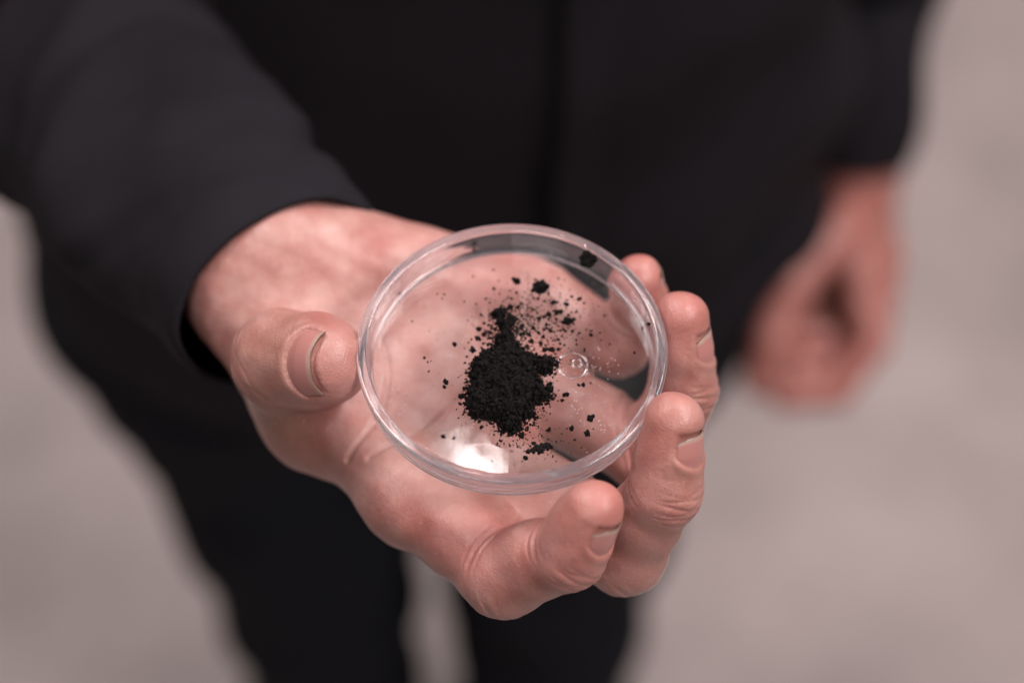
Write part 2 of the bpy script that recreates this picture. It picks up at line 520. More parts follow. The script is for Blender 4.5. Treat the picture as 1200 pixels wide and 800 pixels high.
def palm_sdf(p):
    wr_r = WR + rad_dir * 6.5; wr_u = WR - rad_dir * 10
    d = smin(cone(p, wr_r, WR + rad_dir * 10 + arm_dir * 180, 15.5, 28), cone(p, wr_u, WR - rad_dir * 12 + arm_dir * 180, 15.5, 28), 12)
    for m, w, r1, r2 in ((M2, wr_r, 16, 11), (M3, WR, 16, 12.5), (M4, WR, 16, 12), (M5, wr_u, 17, 11)):
        d = smin(d, cone(p, w, m, r1, r2), 12)
    # heel of the hand on the little-finger side
    d = smin(d, cone(p, wr_u + pal * 2 - arm_dir * 14, M5 + pal * 1 - fwd_dir * 12, 16, 11), 10)
    # ball of the thumb
    d = smin(d, cone(p, CMC, MCPt, 13.0, 13.5), 9)
    d = smin(d, cone(p, CMC * .5 + WR * .5, (-48, 4, -40), 15, 11), 10)
    # web between thumb and index
    d = smin(d, cone(p, (-51, 8, -42), (-30, -14, -40), 9.5, 10.5), 9)
    d = smin(d, cone(p, (-60, 20, -42), (-25, -5, -44), 9, 9), 12)
    d = smin(d, cone(p, M2 * .5 + M3 * .5, (2, -34, -40), 10, 9.5), 8)      # web between index and middle finger
    # mounts below the fingers
    for m in (M2, M3, M4, M5):
        d = smin(d, ball(p, m + pal * 2.0 - fwd_dir * 4, 10.5), 8)
    return d

def palm_lines(p, d):
    near = d < 4
    q = p[near]; dd = d[near].copy()
    def line(pts, dep, wd):
        nonlocal dd
        pts = np.asarray(pts, float)
        best = np.full(len(q), 1e9)
        for i in range(len(pts) - 1):
            a, b = pts[i, :2], pts[i + 1, :2]; ba = b - a
            h = np.clip((q[:, :2] - a) @ ba / (ba @ ba), 0, 1)
            best = np.minimum(best, np.linalg.norm(q[:, :2] - a - h[:, None] * ba, axis=1))
        dd += dep * np.exp(-(best / wd) ** 2) * (q[:, 2] > -40)
    def curve(pts, dep, wd):
        pts = np.asarray(pts, float); q_ = []
        for i in range(len(pts) - 1):
            p0, p1, p2, p3 = pts[max(i - 1, 0)], pts[i], pts[i + 1], pts[min(i + 2, len(pts) - 1)]
            for t in np.linspace(0, 1, 5)[:-1]:
                q_.append(.5 * (2 * p1 + (p2 - p0) * t + (2 * p0 - 5 * p1 + 4 * p2 - p3) * t * t + (3 * p1 - p0 - 3 * p2 + p3) * t**3))
        line(q_ + [pts[-1]], dep, wd)
    curve([(-44, -14), (-36, -4), (-34, 12), (-39, 26)], .7, .9)
    curve([(-38, -16), (-22, -6), (-10, 10), (-10, 30)], .6, .9)
    curve([(-16, -20), (-3, 0), (3, 18), (4, 40)], .7, .9)
    out = d.copy(); out[near] = dd
    return out

def hand_sdf(p, detail=True):
    pm = palm_sdf(p)
    if detail: pm = palm_lines(p, pm)
    h = None
    for i, f in enumerate(RF):
        fd = f.base(p)
        if detail: fd = f.detail(p, fd)
        g = smin(pm, fd, 7 if i < 4 else 9)
        h = g if h is None else np.minimum(h, g)
    # the fingertips flatten where they press on the edge of the dish
    cyl = np.maximum(np.hypot(p[:, 0], p[:, 1]) - 40.25, np.abs(p[:, 2] + 1.6) - 5.2)
    h = -smin(-h, cyl, 1.6)
    # slow unevenness of living skin
    if detail:
        h = h + .16 * np.sin(p[:, 0] * .45 + 1.3 * np.sin(p[:, 1] * .31)) * np.sin(p[:, 1] * .41 + p[:, 2] * .37)
    return h

def bake(f, lo, hi, h, lev, eps=.15):
    v, q = surface_nets(f, lo, hi, h)
    v, q = subdiv(v, q, lev)
    return project(f, v, 2, eps), q

rv, rq = bake(hand_sdf, (-150, -75, -72), (72, 150, 20), 2.0, 2)

# left hand, hanging loosely half closed beside the thigh
def cam_pt(px, py, w):
    """point of the place w millimetres beyond the dish, seen at (px, py) of the photograph"""
    dpt = 450 + w
    u = (px - 600) * dpt / 2025; v = (400 - py) * dpt / 2025 + 2.67
    return np.array((u, .8 * v + .6 * w, .6 * v - .8 * w))
LW = cam_pt(1003, 215, 690)
def shift(p, y): return np.asarray(p) + np.array((y * .25, y, y * .1))
LI = [cam_pt(1006, 322, 690), cam_pt(1022, 402, 690), cam_pt(980, 460, 690), cam_pt(918, 466, 690)]
LT = [cam_pt(980, 272, 670), cam_pt(928, 332, 655), cam_pt(904, 398, 655), cam_pt(890, 448, 665)]
LF = [Finger([shift(j, 22 * i) for j in LI], [12.5, 11.5, 10, 9], dorsal=None) for i in range(4)]
LTh = Finger(LT[1:], [13.5, 12, 10.5], dorsal=(1, -1, 0))
LELB = cam_pt(1022, -60, 640)
def lhand(p):
    ad = unit(LELB - LW)
    d = smin(cone(p, LW, LW + ad * 130, 23, 30), cone(p, shift(LW, 20), shift(LW, 20) + ad * 130, 22, 30), 12)
    for i in range(4):
        d = smin(d, cone(p, shift(LW, 14 * i), shift(LF[i].J[0], 4 * i), 15 + 1.5 * i, 13 + 2 * i), 12)
    d = smin(d, cone(p, cam_pt(1000, 300, 748), cam_pt(962, 430, 762), 24, 26), 10)
    pm = smin(d, cone(p, LT[0], LT[1], 15, 13.5), 10)
    h = None
    for f in LF + [LTh]:
        g = smin(pm, f.base(p), 8); h = g if h is None else np.minimum(h, g)
    return h
lp = np.array([LW, LELB * .45 + LW * .55] + [shift(j, 66) for j in LI] + LI + LT)
lv, lq = bake(lhand, lp.min(0) - 38, lp.max(0) + 38, 5.0, 1, .4)

# trunk, upper arms and legs under the clothes
BC = np.array((-55., 470., -300.))      # middle of the waist
RS, LS = np.array((-225., 415., 95.)), np.array((150., 500., 95.))
def trunk(p):
    d = cone(p, BC + (-60, -10, -120), BC + (-70, -20, 330), 110, 110)
    d = smin(d, cone(p, BC + (60, 10, -120), BC + (70, 15, 330), 110, 110), 60)
    d = smin(d, cone(p, RS, ELB, 38, 30), 30); d = smin(d, cone(p, ELB, WR + arm_dir * 150, 30, 26), 20)
    d = smin(d, cone(p, LS, LELB, 36, 28), 30); d = smin(d, cone(p, LELB, LELB * .55 + LW * .45, 27, 24), 20)
    for s in (-1, 1):
        d = smin(d, cone(p, (BC[0] - 14 + s * 106, 470, -520), (BC[0] - 14 + s * 100, 464, -850), 80, 60), 40)
        d = smin(d, cone(p, (BC[0] - 14 + s * 100, 464, -850), (BC[0] - 14 + s * 100, 478, -1290), 58, 40), 30)
    return d
tv, tq = surface_nets(trunk, (-330, 100, -1335), (300, 700, 210), 16)

# ------------------------------------------------------------------ the person
person = bpy.data.objects.new('person', None); COL.objects.link(person)
person.location = (-.055, .47, 0)
bpy.context.view_layer.update()
tag(person, 'standing person in black shirt and dark trousers holding out a dish of powder', 'person')
def child(name, me, mat, parent=person):
    o = link(name, me, mat); o.parent = parent
    o.matrix_parent_inverse = Matrix.Translation(-person.location)
    return o
V = np.concatenate([rv, lv, tv]); Q = np.concatenate([rq, lq + len(rv), tq + len(rv) + len(lv)])
bme = mesh_np('body', W(V), Q)
blush = np.zeros(len(V)); tanv = np.zeros(len(V))
P = rv
for f in RF:
    for j, (amt, rr) in zip(range(1, len(f.J)), ((.30, 12), (.28, 11), (.6, 13)) if len(f.J) == 4 else ((.3, 15), (.6, 12))):
        c = f.J[j] - f.D[min(j, len(f.D) - 1)] * f.R[j] * .3
        blush[:len(P)] = np.maximum(blush[:len(P)], amt * np.exp(-(np.linalg.norm(P - c, axis=1) / rr) ** 2))
    for i in range(len(f.seg)):   # the back of the fingers is browner than the palm side
        mid = (f.J[i] + f.J[i + 1]) / 2
        r = P - mid; L = np.linalg.norm(f.J[i + 1] - f.J[i])
        m = sstep(-.5, 1.1, (r @ f.D[i]) / f.R[i]) * np.exp(-(np.linalg.norm(r, axis=1) / (L * .72)) ** 2)
        tanv[:len(P)] = np.maximum(tanv[:len(P)], np.minimum(m * (1.15 if f is F_thumb else .55), .9))
blush[len(rv):len(rv) + len(lv)] = .62; tanv[len(rv):len(rv) + len(lv)] = .15
for nm, arr in (('blush', blush), ('tan', tanv)):
    at = bme.attributes.new(nm, 'FLOAT', 'POINT'); at.data.foreach_set('value', arr.astype(np.float32))
body = child('body', bme, SKIN)
for f in RF:
    nl = f.make_nail(body)
    nl.matrix_parent_inverse = body.matrix_world.inverted() if False else Matrix.Identity(4)
    nl.parent = body
# ------------------------------------------------------------------ clothes
def fbm(p, sc, oc=3):
    return mnoise.fractal(Vector(p) * sc, .9, 2.0, oc)
def tube(path, radii, seg_len=6.0, NS=72, squash=None, wr=None, thick=1.4, name='sleeve', refv=(0, 0, 1)):
    """cloth tube along a smooth path; open ends, with a turned inside"""
    path = [np.asarray(p, float) for p in path]
    # Catmull-Rom resample
    pts, rs = [], []
    for i in range(len(path) - 1):
        p0 = path[max(i - 1, 0)]; p1 = path[i]; p2 = path[i + 1]; p3 = path[min(i + 2, len(path) - 1)]
        n = max(int(np.linalg.norm(p2 - p1) / seg_len), 2)
        for k in range(n + (i == len(path) - 2)):
            t = k / n
            pts.append(.5 * ((2 * p1) + (-p0 + p2) * t + (2 * p0 - 5 * p1 + 4 * p2 - p3) * t * t + (-p0 + 3 * p1 - 3 * p2 + p3) * t**3))
            rs.append(np.asarray(radii[i]) * (1 - t) + np.asarray(radii[i + 1]) * t)
    pts = np.array(pts); rs = np.array(rs)
    outer = []
    for k in range(len(pts)):
        tg = unit(pts[min(k + 1, len(pts) - 1)] - pts[max(k - 1, 0)])
        a = unit(np.asarray(refv) - (np.asarray(refv) @ tg) * tg); b = np.cross(tg, a)
        s_arc = k * seg_len
        ring = []
        for i in range(NS):
            th = 2 * math.pi * i / NS
            dirv = b * math.cos(th) * rs[k][0] + a * math.sin(th) * rs[k][1]
            p = pts[k] + dirv
            dsp = wr(p, s_arc, th) if wr else 0
            ring.append(p + unit(dirv) * dsp)
        outer.append(ring)
    outer = np.array(outer); K = len(pts)
    inner = outer + (pts[:, None, :] - outer) * (thick / np.linalg.norm(pts[:, None, :] - outer, axis=2, keepdims=True))
    v = np.concatenate([outer.reshape(-1, 3), inner.reshape(-1, 3)]); M = K * NS; f = []
    for k in range(K - 1):
        for i in range(NS):
            j = (i + 1) % NS
            f.append((k * NS + i, k * NS + j, (k + 1) * NS + j, (k + 1) * NS + i))
            f.append((M + k * NS + i, M + (k + 1) * NS + i, M + (k + 1) * NS + j, M + k * NS + j))
    for k in (0, K - 1):
        for i in range(NS):
            j = (i + 1) % NS
            q = (k * NS + i, M + k * NS + i, M + k * NS + j, k * NS + j)
            f.append(q if k == 0 else q[::-1])
    return mesh(name, W(v), f)

def wr_sleeve(p, s, th):
    a = min(1, s / 60)
    d = 7.5 * a * fbm(p, .013, 2) + 1.6 * fbm(p * np.array((1, 1, 1)), .035, 2)
    d += 4.0 * a * math.sin(s * .055 + 2.2 * math.sin(th) + 1.5 * fbm(p, .01, 1)) * (.5 + .5 * math.sin(th * 1.0 + .6))
    for s0_, ph, amp, w in ((70, 3.4, 3.5, 9), (112, .4, 5, 11), (150, 1.9, 8, 12), (205, .9, 10, 14), (265, 2.6, 11, 12)):
        u = s - s0_ - 38 * math.cos(th + ph) - 10 * fbm(p, .02, 1)
        d += a * amp * (.45 * math.exp(-((u - w * 1.3) / w) ** 2) - math.exp(-(u / (w * .7)) ** 2)) * (.55 + .45 * math.cos(th + ph * 2))
    d += -1.0 * math.exp(-((s - 3) / 1.0) ** 2) + -.9 * math.exp(-((s - 27) / 1.2) ** 2)      # hem edge and stitched cuff seam
    return d
cuff0 = WR - arm_dir * 15 + np.array((1, -3, -3)) - rad_dir * 3.5
rs_path = [cuff0, WR + arm_dir * 70 + np.array((-2, 0, -4)) - rad_dir * 4, WR + arm_dir * 160 + np.array((-6, 0, -4)), ELB + (-6, 10, -2), ELB * .5 + RS * .5 + (-8, 0, 0), RS + (0, 0, 10)]
shirt_ref = rad_dir
r_sleeve = tube(rs_path, [(26, 34.5), (33.5, 42), (43, 50), (56, 58), (66, 66), (72, 72)], 4.0, 96, wr=wr_sleeve, refv=rad_dir)

def wr_sleeve2(p, s, th):
    return 4 * fbm(p, .012, 2) + 2.0 * math.sin(s * .06 + 2 * math.sin(th))
l_path = [LW + unit(LELB - LW) * 4 + np.array((0, 10, 0)), LW * .5 + LELB * .5 + np.array((0, 14, 0)), LELB + (0, 14, 0), LELB * .5 + LS * .5 + (6, 0, 0), LS]
l_sleeve = tube(l_path, [(34, 40), (42, 46), (54, 54), (62, 62), (70, 70)], 8.0, 48, wr=wr_sleeve2, refv=(0, 1, 0))

TURN = math.radians(12)
def loft(levels, NS, wr, name, thick=2.0):
    """levels: z, cx, cy, rx, ry (millimetres) stacked into a cloth shell"""
    outer = []
    lev = np.array(levels, float)
    zs = np.arange(lev[0, 0], lev[-1, 0] + .1, 10.0)
    for z in zs:
        cx, cy, rx, ry = [np.interp(z, lev[:, 0], lev[:, c]) for c in range(1, 5)]
        ring = []
        for i in range(NS):
            th = 2 * math.pi * i / NS
            ct, st = math.cos(th), math.sin(th)
            e = 2 / 2.5
            x = rx * math.copysign(abs(ct) ** e, ct); y = ry * math.copysign(abs(st) ** e, st)
            n = unit((x / rx**2, y / ry**2, 0))
            d = wr(np.array((x, y, z)), th)
            x += n[0] * d; y += n[1] * d
            ring.append((cx + x * math.cos(TURN) - y * math.sin(TURN), cy + x * math.sin(TURN) + y * math.cos(TURN), z))
        outer.append(ring)
    outer = np.array(outer); K = len(zs)
    c = outer.mean(1, keepdims=True)
    inner = outer + (c - outer) * (thick / np.linalg.norm(c - outer, axis=2, keepdims=True))
    v = np.concatenate([outer.reshape(-1, 3), inner.reshape(-1, 3)]); M = K * NS; f = []
    for k in range(K - 1):
        for i in range(NS):
            j = (i + 1) % NS
            f.append((k * NS + i, k * NS + j, (k + 1) * NS + j, (k + 1) * NS + i))
            f.append((M + k * NS + i, M + (k + 1) * NS + i, M + (k + 1) * NS + j, M + k * NS + j))
    for k in (0, K - 1):
        for i in range(NS):
            j = (i + 1) % NS
            q = (k * NS + i, M + k * NS + i, M + k * NS + j, k * NS + j)
            f.append(q if k == 0 else q[::-1])
    return mesh(name, W(v), f), outer

def wr_shirt(p, th):
    z = p[2]
    d = 7 * fbm(p, .006, 2) + 3 * fbm(p, .016, 2)
    d += 5 * sstep(-250, -520, np.array([z]))[0] * math.sin(th * 7 + z * .006)
    d += 8 * math.sin(z * .045 + 2.0 * math.sin(th * 2) + 2 * fbm(p, .004, 1)) * (.5 + .5 * math.cos(th * 2 + 1))
    return d
shirt_me, shirt_o = loft([(-500, -48, 475, 252, 150), (-420, -48, 475, 250, 148), (-300, -46, 472, 246, 142), (-150, -42, 470, 244, 140), (0, -50, 468, 228, 140), (110, -46, 468, 210, 125), (170, -46, 475, 120, 85)], 120, wr_shirt, 'shirt')
shirt = child('shirt', shirt_me, SHIRT)
for me_ in (r_sleeve, l_sleeve):
    o = link('sleeve', me_, SHIRT); o.parent = shirt
# button placket down the middle of the shirt front
NSH = 120
fi = int(round(NSH * .775))
col = shirt_o[:, fi - 3:fi + 4, :]
pv, pf = [], []
K = col.shape[0]
cen = shirt_o.mean(1)
for k in range(K):
    mid = col[k].mean(0); out = unit(mid - cen[k]); side = unit(np.cross((0, 0, 1), out))
    for (u, h) in ((-17, -4), (-17, 2.8), (-15, 3.4), (0, 3.5), (15, 3.4), (17, 2.8), (17, -4)):
        pv.append(mid + side * u + out * (h + 1.0))
for k in range(K - 1):
    for i in range(6):
        pf.append((k * 7 + i, k * 7 + i + 1, (k + 1) * 7 + i + 1, (k + 1) * 7 + i))
pl = link('placket', mesh('placket', W(np.array(pv)), pf), SHIRT); pl.parent = shirt

def trousers_sdf(p):
    d = None
    for s, kx in ((-1, -98), (1, 88)):
        x0 = BC[0] - 14 + s * 106
        a = np.array((x0 - (20 if s < 0 else 0), 470 + s * 8, -520.)); kn = np.array((x0 - s * 6, 462, -850.)); an = np.array((x0 - 2 - s * 6, 478, -1322.))
        c = smin(cone(p, a, kn, 119, 88), cone(p, kn, an, 88, 80), 40)
        d = c if d is None else smin(d, c, 14)
    q = p - BC
    d = smin(d, cone(p, BC + (-100, -10, -210), BC + (-95, -10, -90), 130, 122), 40)
    d = smin(d, cone(p, BC + (108, 14, -210), BC + (100, 14, -90), 132, 122), 40)
    d = np.maximum(d, -1318 - p[:, 2])
    w = 4 * np.sin(p[:, 2] * .03 + p[:, 0] * .02 + 2 * np.sin(p[:, 0] * .017)) + 3 * np.sin(p[:, 2] * .055 - p[:, 0] * .045 + 1.7 * np.sin(p[:, 2] * .02))
    return d + w
v, q = surface_nets(trousers_sdf, (-360, 250, -1338), (260, 690, -60), 10)
v, q = subdiv(v, q, 1)
child('trousers', mesh_np('trousers', W(v), q), DENIM)
for s in (-1, 1):
    x0 = BC[0] + s * 88 - 14
    def shoe_sdf(p, x0=x0):
        d = smin(cone(p, (x0, 500, -1290), (x0 + s * 14, 330, -1304), 40, 30), cone(p, (x0, 490, -1240), (x0 + s * 6, 400, -1290), 40, 34), 30)
        return np.maximum(d, -1339.5 - p[:, 2])
    v, q = surface_nets(shoe_sdf, (x0 - 70, 270, -1350), (x0 + 70, 570, -1180), 6)
    child('shoe', mesh_np('shoe', W(v), q), SHOE)

# ------------------------------------------------------------------ the dish
TILT = math.radians(3.0)
DB = -6.0            # underside of the dish at its middle
dish_M = Matrix.Translation(Vector((0, 0, DISH_H + DB * .001))) @ Matrix.Rotation(TILT, 4, 'X')
def on_dish(x, y, z):       # dish millimetres -> place metres
    return dish_M @ Vector((x * .001, y * .001, z * .001))
dish = bpy.data.objects.new('petri_dish', None); COL.objects.link(dish)
dish.matrix_world = dish_M
tag(dish, 'round clear plastic dish held by the fingertips with black powder in it', 'petri dish')
def lathe(prof, n, name):
    v, f = [], []; m = len(prof)
    for i in range(n):
        a = 2 * math.pi * i / n
        for r, z in prof: v.append((r * .001 * math.cos(a), r * .001 * math.sin(a), z * .001))
    for i in range(n):
        for k in range(m):
            j = (i + 1) % n; l = (k + 1) % m
            f.append((i * m + k, j * m + k, j * m + l, i * m + l))
    me = mesh(name, v, f)
    bm = bmesh.new(); bm.from_mesh(me); bmesh.ops.recalc_face_normals(bm, faces=bm.faces); bm.to_mesh(me); bm.free()
    return me
def arc(cx, cz, r, a0, a1, n=6):
    return [(cx + r * math.cos(math.radians(a0 + (a1 - a0) * i / n)), cz + r * math.sin(math.radians(a0 + (a1 - a0) * i / n))) for i in range(n + 1)]
prof = ([(36.6, 0.0)] + arc(38.2, 1.2, 1.2, -90, -8) + [(39.5, 4.2), (39.7, 6.2)] + arc(39.45, 8.0, .95, -10, 90) + arc(38.15, 8.0, .95, 90, 185)
        + [(37.3, 4.6)] + arc(36.5, 2.2, .8, 0, -85) + [(36.42, 1.2), (36.42, 0.0)])
# keep the lathe simple and closed
prof = [(r, z) for i, (r, z) in enumerate(prof) if i == 0 or (abs(r - prof[i - 1][0]) + abs(z - prof[i - 1][1])) > 1e-4]
wall = link('dish_wall', lathe(prof, 192, 'dish_wall'), PLASTIC, dish)
plate_prof = [(0.02, 1.2), (20, 1.2), (36.38, 1.2), (36.38, 0.05), (20, 0.05), (0.02, 0.05)]
plate = link('dish_floor', lathe(plate_prof, 96, 'dish_floor'), PLATE, dish)
for p_ in plate.data.polygons: p_.use_smooth = False
# raised moulding mark in the floor of the dish
def ring_me(r, w, h, cx, cy, z, n=48, name='mould_mark'):
    v, f = [], []
    pr = [(r - w, z), (r - w * .4, z + h), (r + w * .4, z + h), (r + w, z)]
    for i in range(n):
        a = 2 * math.pi * i / n
        for rr, zz in pr: v.append(((cx + rr * math.cos(a)) * .001, (cy + rr * math.sin(a)) * .001, zz * .001))
    for i in range(n):
        for k in range(3):
            j = (i + 1) % n
            f.append((i * 4 + k, j * 4 + k, j * 4 + k + 1, i * 4 + k + 1))
    return mesh(name, v, f)

def px_to_dish(px, py, z=1.2):
    """where the sight line of a photograph pixel meets the dish floor (dish millimetres)"""
    x = (px - 600) / 4.5; y = 0.0
    for _ in range(30):
        wv = on_dish(x, y, z)
        r = wv - EYE
        dp = r.dot(FWD)
        ex = 600 + 2025 * r.x / dp - px; ey = 400 - 2025 * r.dot(UP) / dp - py
        x -= ex / 4.5; y += ey / 3.7
    return x, y
mx, my = px_to_dish(671, 428)
link('mould_mark', ring_me(3.9, .28, .22, mx, my, 1.205), PLASTIC, dish)
link('mould_mark', ring_me(1.2, .25, .2, mx + 1.2, my + .6, 1.205), PLASTIC, dish)

# ------------------------------------------------------------------ the powder
def z5(pts): return [px_to_dish(500 + x * .35, 280 + y * .35) for x, y in pts]
poly = np.array(z5([(225, 265), (240, 245), (270, 240), (278, 262), (300, 270), (300, 300), (312, 320), (318, 350), (340, 385), (370, 398), (425, 405), (432, 425), (405, 455), (372, 458), (385, 490), (415, 515), (410, 535), (385, 545), (352, 560), (362, 595), (322, 610), (315, 640), (285, 655), (250, 645), (245, 620), (205, 607), (150, 598), (130, 555), (133, 520), (150, 480), (145, 450), (155, 410), (195, 385), (215, 360), (200, 330), (225, 315), (215, 290)]))
def poly_sd(P, poly):
    d = np.full(len(P), 1e9); inside = np.zeros(len(P), bool)
    n = len(poly)
    for i in range(n):
        a, b = poly[i], poly[(i + 1) % n]; ba = b - a
        h = np.clip((P - a) @ ba / (ba @ ba), 0, 1)
        d = np.minimum(d, np.linalg.norm(P - a - h[:, None] * ba, axis=1))
        c = (a[1] > P[:, 1]) != (b[1] > P[:, 1])
        xi = (b[0] - a[0]) * (P[:, 1] - a[1]) / (b[1] - a[1] + 1e-12) + a[0]
        inside ^= c & (P[:, 0] < xi)
    return np.where(inside, d, -d)
def vnoise(P, sc, seed=0):
    return np.array([mnoise.noise(Vector((p[0] * sc + seed, p[1] * sc, seed * 1.7))) for p in P])
def worley(P, n, lo, hi, seed):
    r_ = np.random.default_rng(seed)
    pts = r_.uniform(lo, hi, (n, 2)); rad = r_.uniform(.5, 1.0, n)
    best = np.zeros(len(P))
    for c, rr in zip(pts, rad):
        dd = ((P - c) ** 2).sum(1)
        best = np.maximum(best, rr * np.sqrt(np.maximum(0, 1 - dd / (rr * 1.3) ** 2)))
    return best
st = .16
lo = poly.min(0) - 2; hi = poly.max(0) + 2
gx = np.arange(lo[0], hi[0], st); gy = np.arange(lo[1], hi[1], st)
GX, GY = np.meshgrid(gx, gy, indexing='ij'); PP = np.stack([GX.ravel(), GY.ravel()], 1)
sd = poly_sd(PP, poly)
n1 = vnoise(PP, .35, 3); n2 = vnoise(PP, 1.1, 8); n3 = vnoise(PP, 2.6, 5)
n4 = vnoise(PP, 4.5, 11)
sdn = sd + .15 + .95 * n2 + 1.0 * n3 + .7 * n4
sdn = sdn - 1.75 * sstep(px_to_dish(590, 425)[1], px_to_dish(590, 395)[1], PP[:, 1])
hgt = 4.6 * (1 - np.exp(-np.maximum(sdn, 0) / 3.4)) * (1 + .35 * n1)
wl = worley(PP, 420, lo, hi, 4)
wl2 = worley(PP, 900, lo, hi, 14)
hgt = hgt + np.where(sdn > 0, np.minimum(1, sdn / 1.3) * (.85 * wl + .35 * wl2 + .7 * n2 + .22 * n3 + .4), 0)
hgt = np.where(sdn > 0, np.maximum(hgt, .12), -1)
H = hgt.reshape(GX.shape)
idm = -np.ones(H.shape, int)
keep = H > 0
kk = keep.copy()
kk[1:] |= keep[:-1]; kk[:-1] |= keep[1:]; kk[:, 1:] |= keep[:, :-1]; kk[:, :-1] |= keep[:, 1:]
idm[kk] = np.arange(kk.sum())
jit = rng.uniform(-.04, .04, (kk.sum(), 2))
pv = np.stack([GX[kk] + jit[:, 0], GY[kk] + jit[:, 1], np.maximum(H[kk], 0) + 1.21], 1)
cell = (kk[:-1, :-1] & kk[1:, :-1] & kk[1:, 1:] & kk[:-1, 1:]) & (keep[:-1, :-1] | keep[1:, :-1] | keep[1:, 1:] | keep[:-1, 1:])
ci = np.argwhere(cell)
pq = np.stack([idm[ci[:, 0], ci[:, 1]], idm[ci[:, 0] + 1, ci[:, 1]], idm[ci[:, 0] + 1, ci[:, 1] + 1], idm[ci[:, 0], ci[:, 1] + 1]], 1)
c0 = poly.mean(0)
pv[:, :2] -= c0
heap = link('powder_heap', mesh_np('powder_heap', pv * .001, pq), POWDER)
heap.matrix_world = dish_M @ Matrix.Translation((c0[0] * .001, c0[1] * .001, 0))
tag(heap, 'large heap of fine black powder in the middle of the clear dish', 'powder')

cl_v, cl_f = [], []
bmc = bmesh.new(); bmesh.ops.create_icosphere(bmc, subdivisions=2, radius=1.0)
cv0 = np.array([v.co[:] for v in bmc.verts]); cf0 = np.array([[v.index for v in f.verts] for f in bmc.faces]); bmc.free()
shapes = []
for k in range(10):
    d_ = np.array([1 + .45 * mnoise.noise(Vector(p) * 1.4 + Vector((k * 5.3, 0, 0))) + .25 * mnoise.noise(Vector(p) * 3.5 + Vector((0, k * 2.1, 0))) for p in cv0])
    shapes.append(cv0 * d_[:, None])
gi = np.argwhere(H > .25)
for k in range(900):
    i, j = gi[rng.integers(len(gi))]
    r_ = float(np.clip(rng.lognormal(-1.25, .5), .13, .85))
    a_ = rng.uniform(0, 6.28); R_ = np.array(((math.cos(a_), -math.sin(a_), 0), (math.sin(a_), math.cos(a_), 0), (0, 0, 1)))
    p_ = np.array((GX[i, j] - c0[0], GY[i, j] - c0[1], 1.21 + H[i, j] + r_ * .15))
    cl_f.append(cf0 + len(cl_v) * len(cv0)); cl_v.append((shapes[k % 10] * r_ * rng.uniform(.75, 1.15, 3)) @ R_.T + p_)
clumps = link('clumps', mesh_np('clumps', np.concatenate(cl_v) * .001, np.concatenate(cl_f)), POWDER, heap)
clumps['kind'] = 'stuff'

def crumb_mesh(seed, sub=2, flat=.75, lump=.5):
    bm = bmesh.new(); bmesh.ops.create_icosphere(bm, subdivisions=sub, radius=1.0)
    for v in bm.verts:
        d = 1 + lump * mnoise.noise(v.co * 1.3 + Vector((seed * 7.1, 0, 0))) + .45 * lump * mnoise.noise(v.co * 3.1 + Vector((0, seed * 3.3, 0))) + .3 * lump * mnoise.noise(v.co * 6.5 + Vector((0, 0, seed * 1.9)))
        v.co = v.co * d
        v.co.z *= flat
    me = bpy.data.meshes.new('powder_crumb'); bm.to_mesh(me); bm.free()
    me.polygons.foreach_set('use_smooth', [True] * len(me.polygons))
    me.materials.append(POWDER)
    return me
def place(me, name, px, py, r, sx=1, sy=1, rot=None):
    x, y = px_to_dish(px, py); zz = 1.2
    while math.hypot(x, y) > 37.0 - r and zz < 8:      # stuck to the inside of the wall
        zz += .2; x, y = px_to_dish(px, py, zz)
    o = bpy.data.objects.new(name, me); COL.objects.link(o)
    o.matrix_world = dish_M @ Matrix.Translation((x * .001, y * .001, (zz + r * .62) * .001)) @ Matrix.Rotation(random.uniform(0, 6.28) if rot is None else rot, 4, 'Z') @ Matrix.Diagonal((r * .001 * sx, r * .001 * sy, r * .001, 1))
    return o
def Z1(x, y): return 400 + x * .45, 240 + y * .45
big = [((640, 147), 2.1, 1, 1, 'lumpy black crumb by the far rim, largest one at the upper right'),
       ((515, 221), 1.95, 1, 1, 'round black crumb lying alone above the heap, near the dish middle'),
       ((455, 201), 1.0, 1, .8, 'small black crumb just left of the round lone crumb'),
       ((589, 306), 1.15, 1.1, .9, 'oval black crumb at the right edge of the scattered grains above the ring mark'),
       ((413, 288), 1.7, 1.2, .7, 'flat black crumb at the topmost tip of the heap'),
       ((440, 308), 1.5, .9, 1.1, 'knobbly black crumb right of the topmost tip of the heap')]
for i, ((x, y), r, sx, sy, lab) in enumerate(big):
    px, py = Z1(x, y)
    o = place(crumb_mesh(i + 1, 4, .8, .75), 'powder_crumb', px, py, r, sx, sy, rot=0 if i > 1 else None)
    tag(o, lab, 'crumb')
# ragged flat patch in front of the heap
pbm = bmesh.new()
pc = Z1(515, 635)
for i in range(26):
    t = random.uniform(-1, 1)
    x, y = px_to_dish(pc[0] + t * 15, pc[1] - t * 3.0 + random.gauss(0, 2.0)); r = random.uniform(.35, .95) * (1.1 - .5 * abs(t))
    t_ = bmesh.new(); t_.from_mesh(crumb_mesh(50 + i, 3, .8, .7))
    t_.transform(Matrix.Translation((x * .001, y * .001, (1.2 + r * .6) * .001)) @ Matrix.Rotation(random.uniform(0, 6), 4, 'Z') @ Matrix.Scale(r * .001, 4))
    m_ = bpy.data.meshes.new('t'); t_.to_mesh(m_); t_.free(); pbm.from_mesh(m_); bpy.data.meshes.remove(m_)
pme = bpy.data.meshes.new('powder_patch'); pbm.to_mesh(pme); pbm.free()
pme.polygons.foreach_set('use_smooth', [True] * len(pme.polygons))
po = link('powder_patch', pme, POWDER); po.matrix_world = dish_M
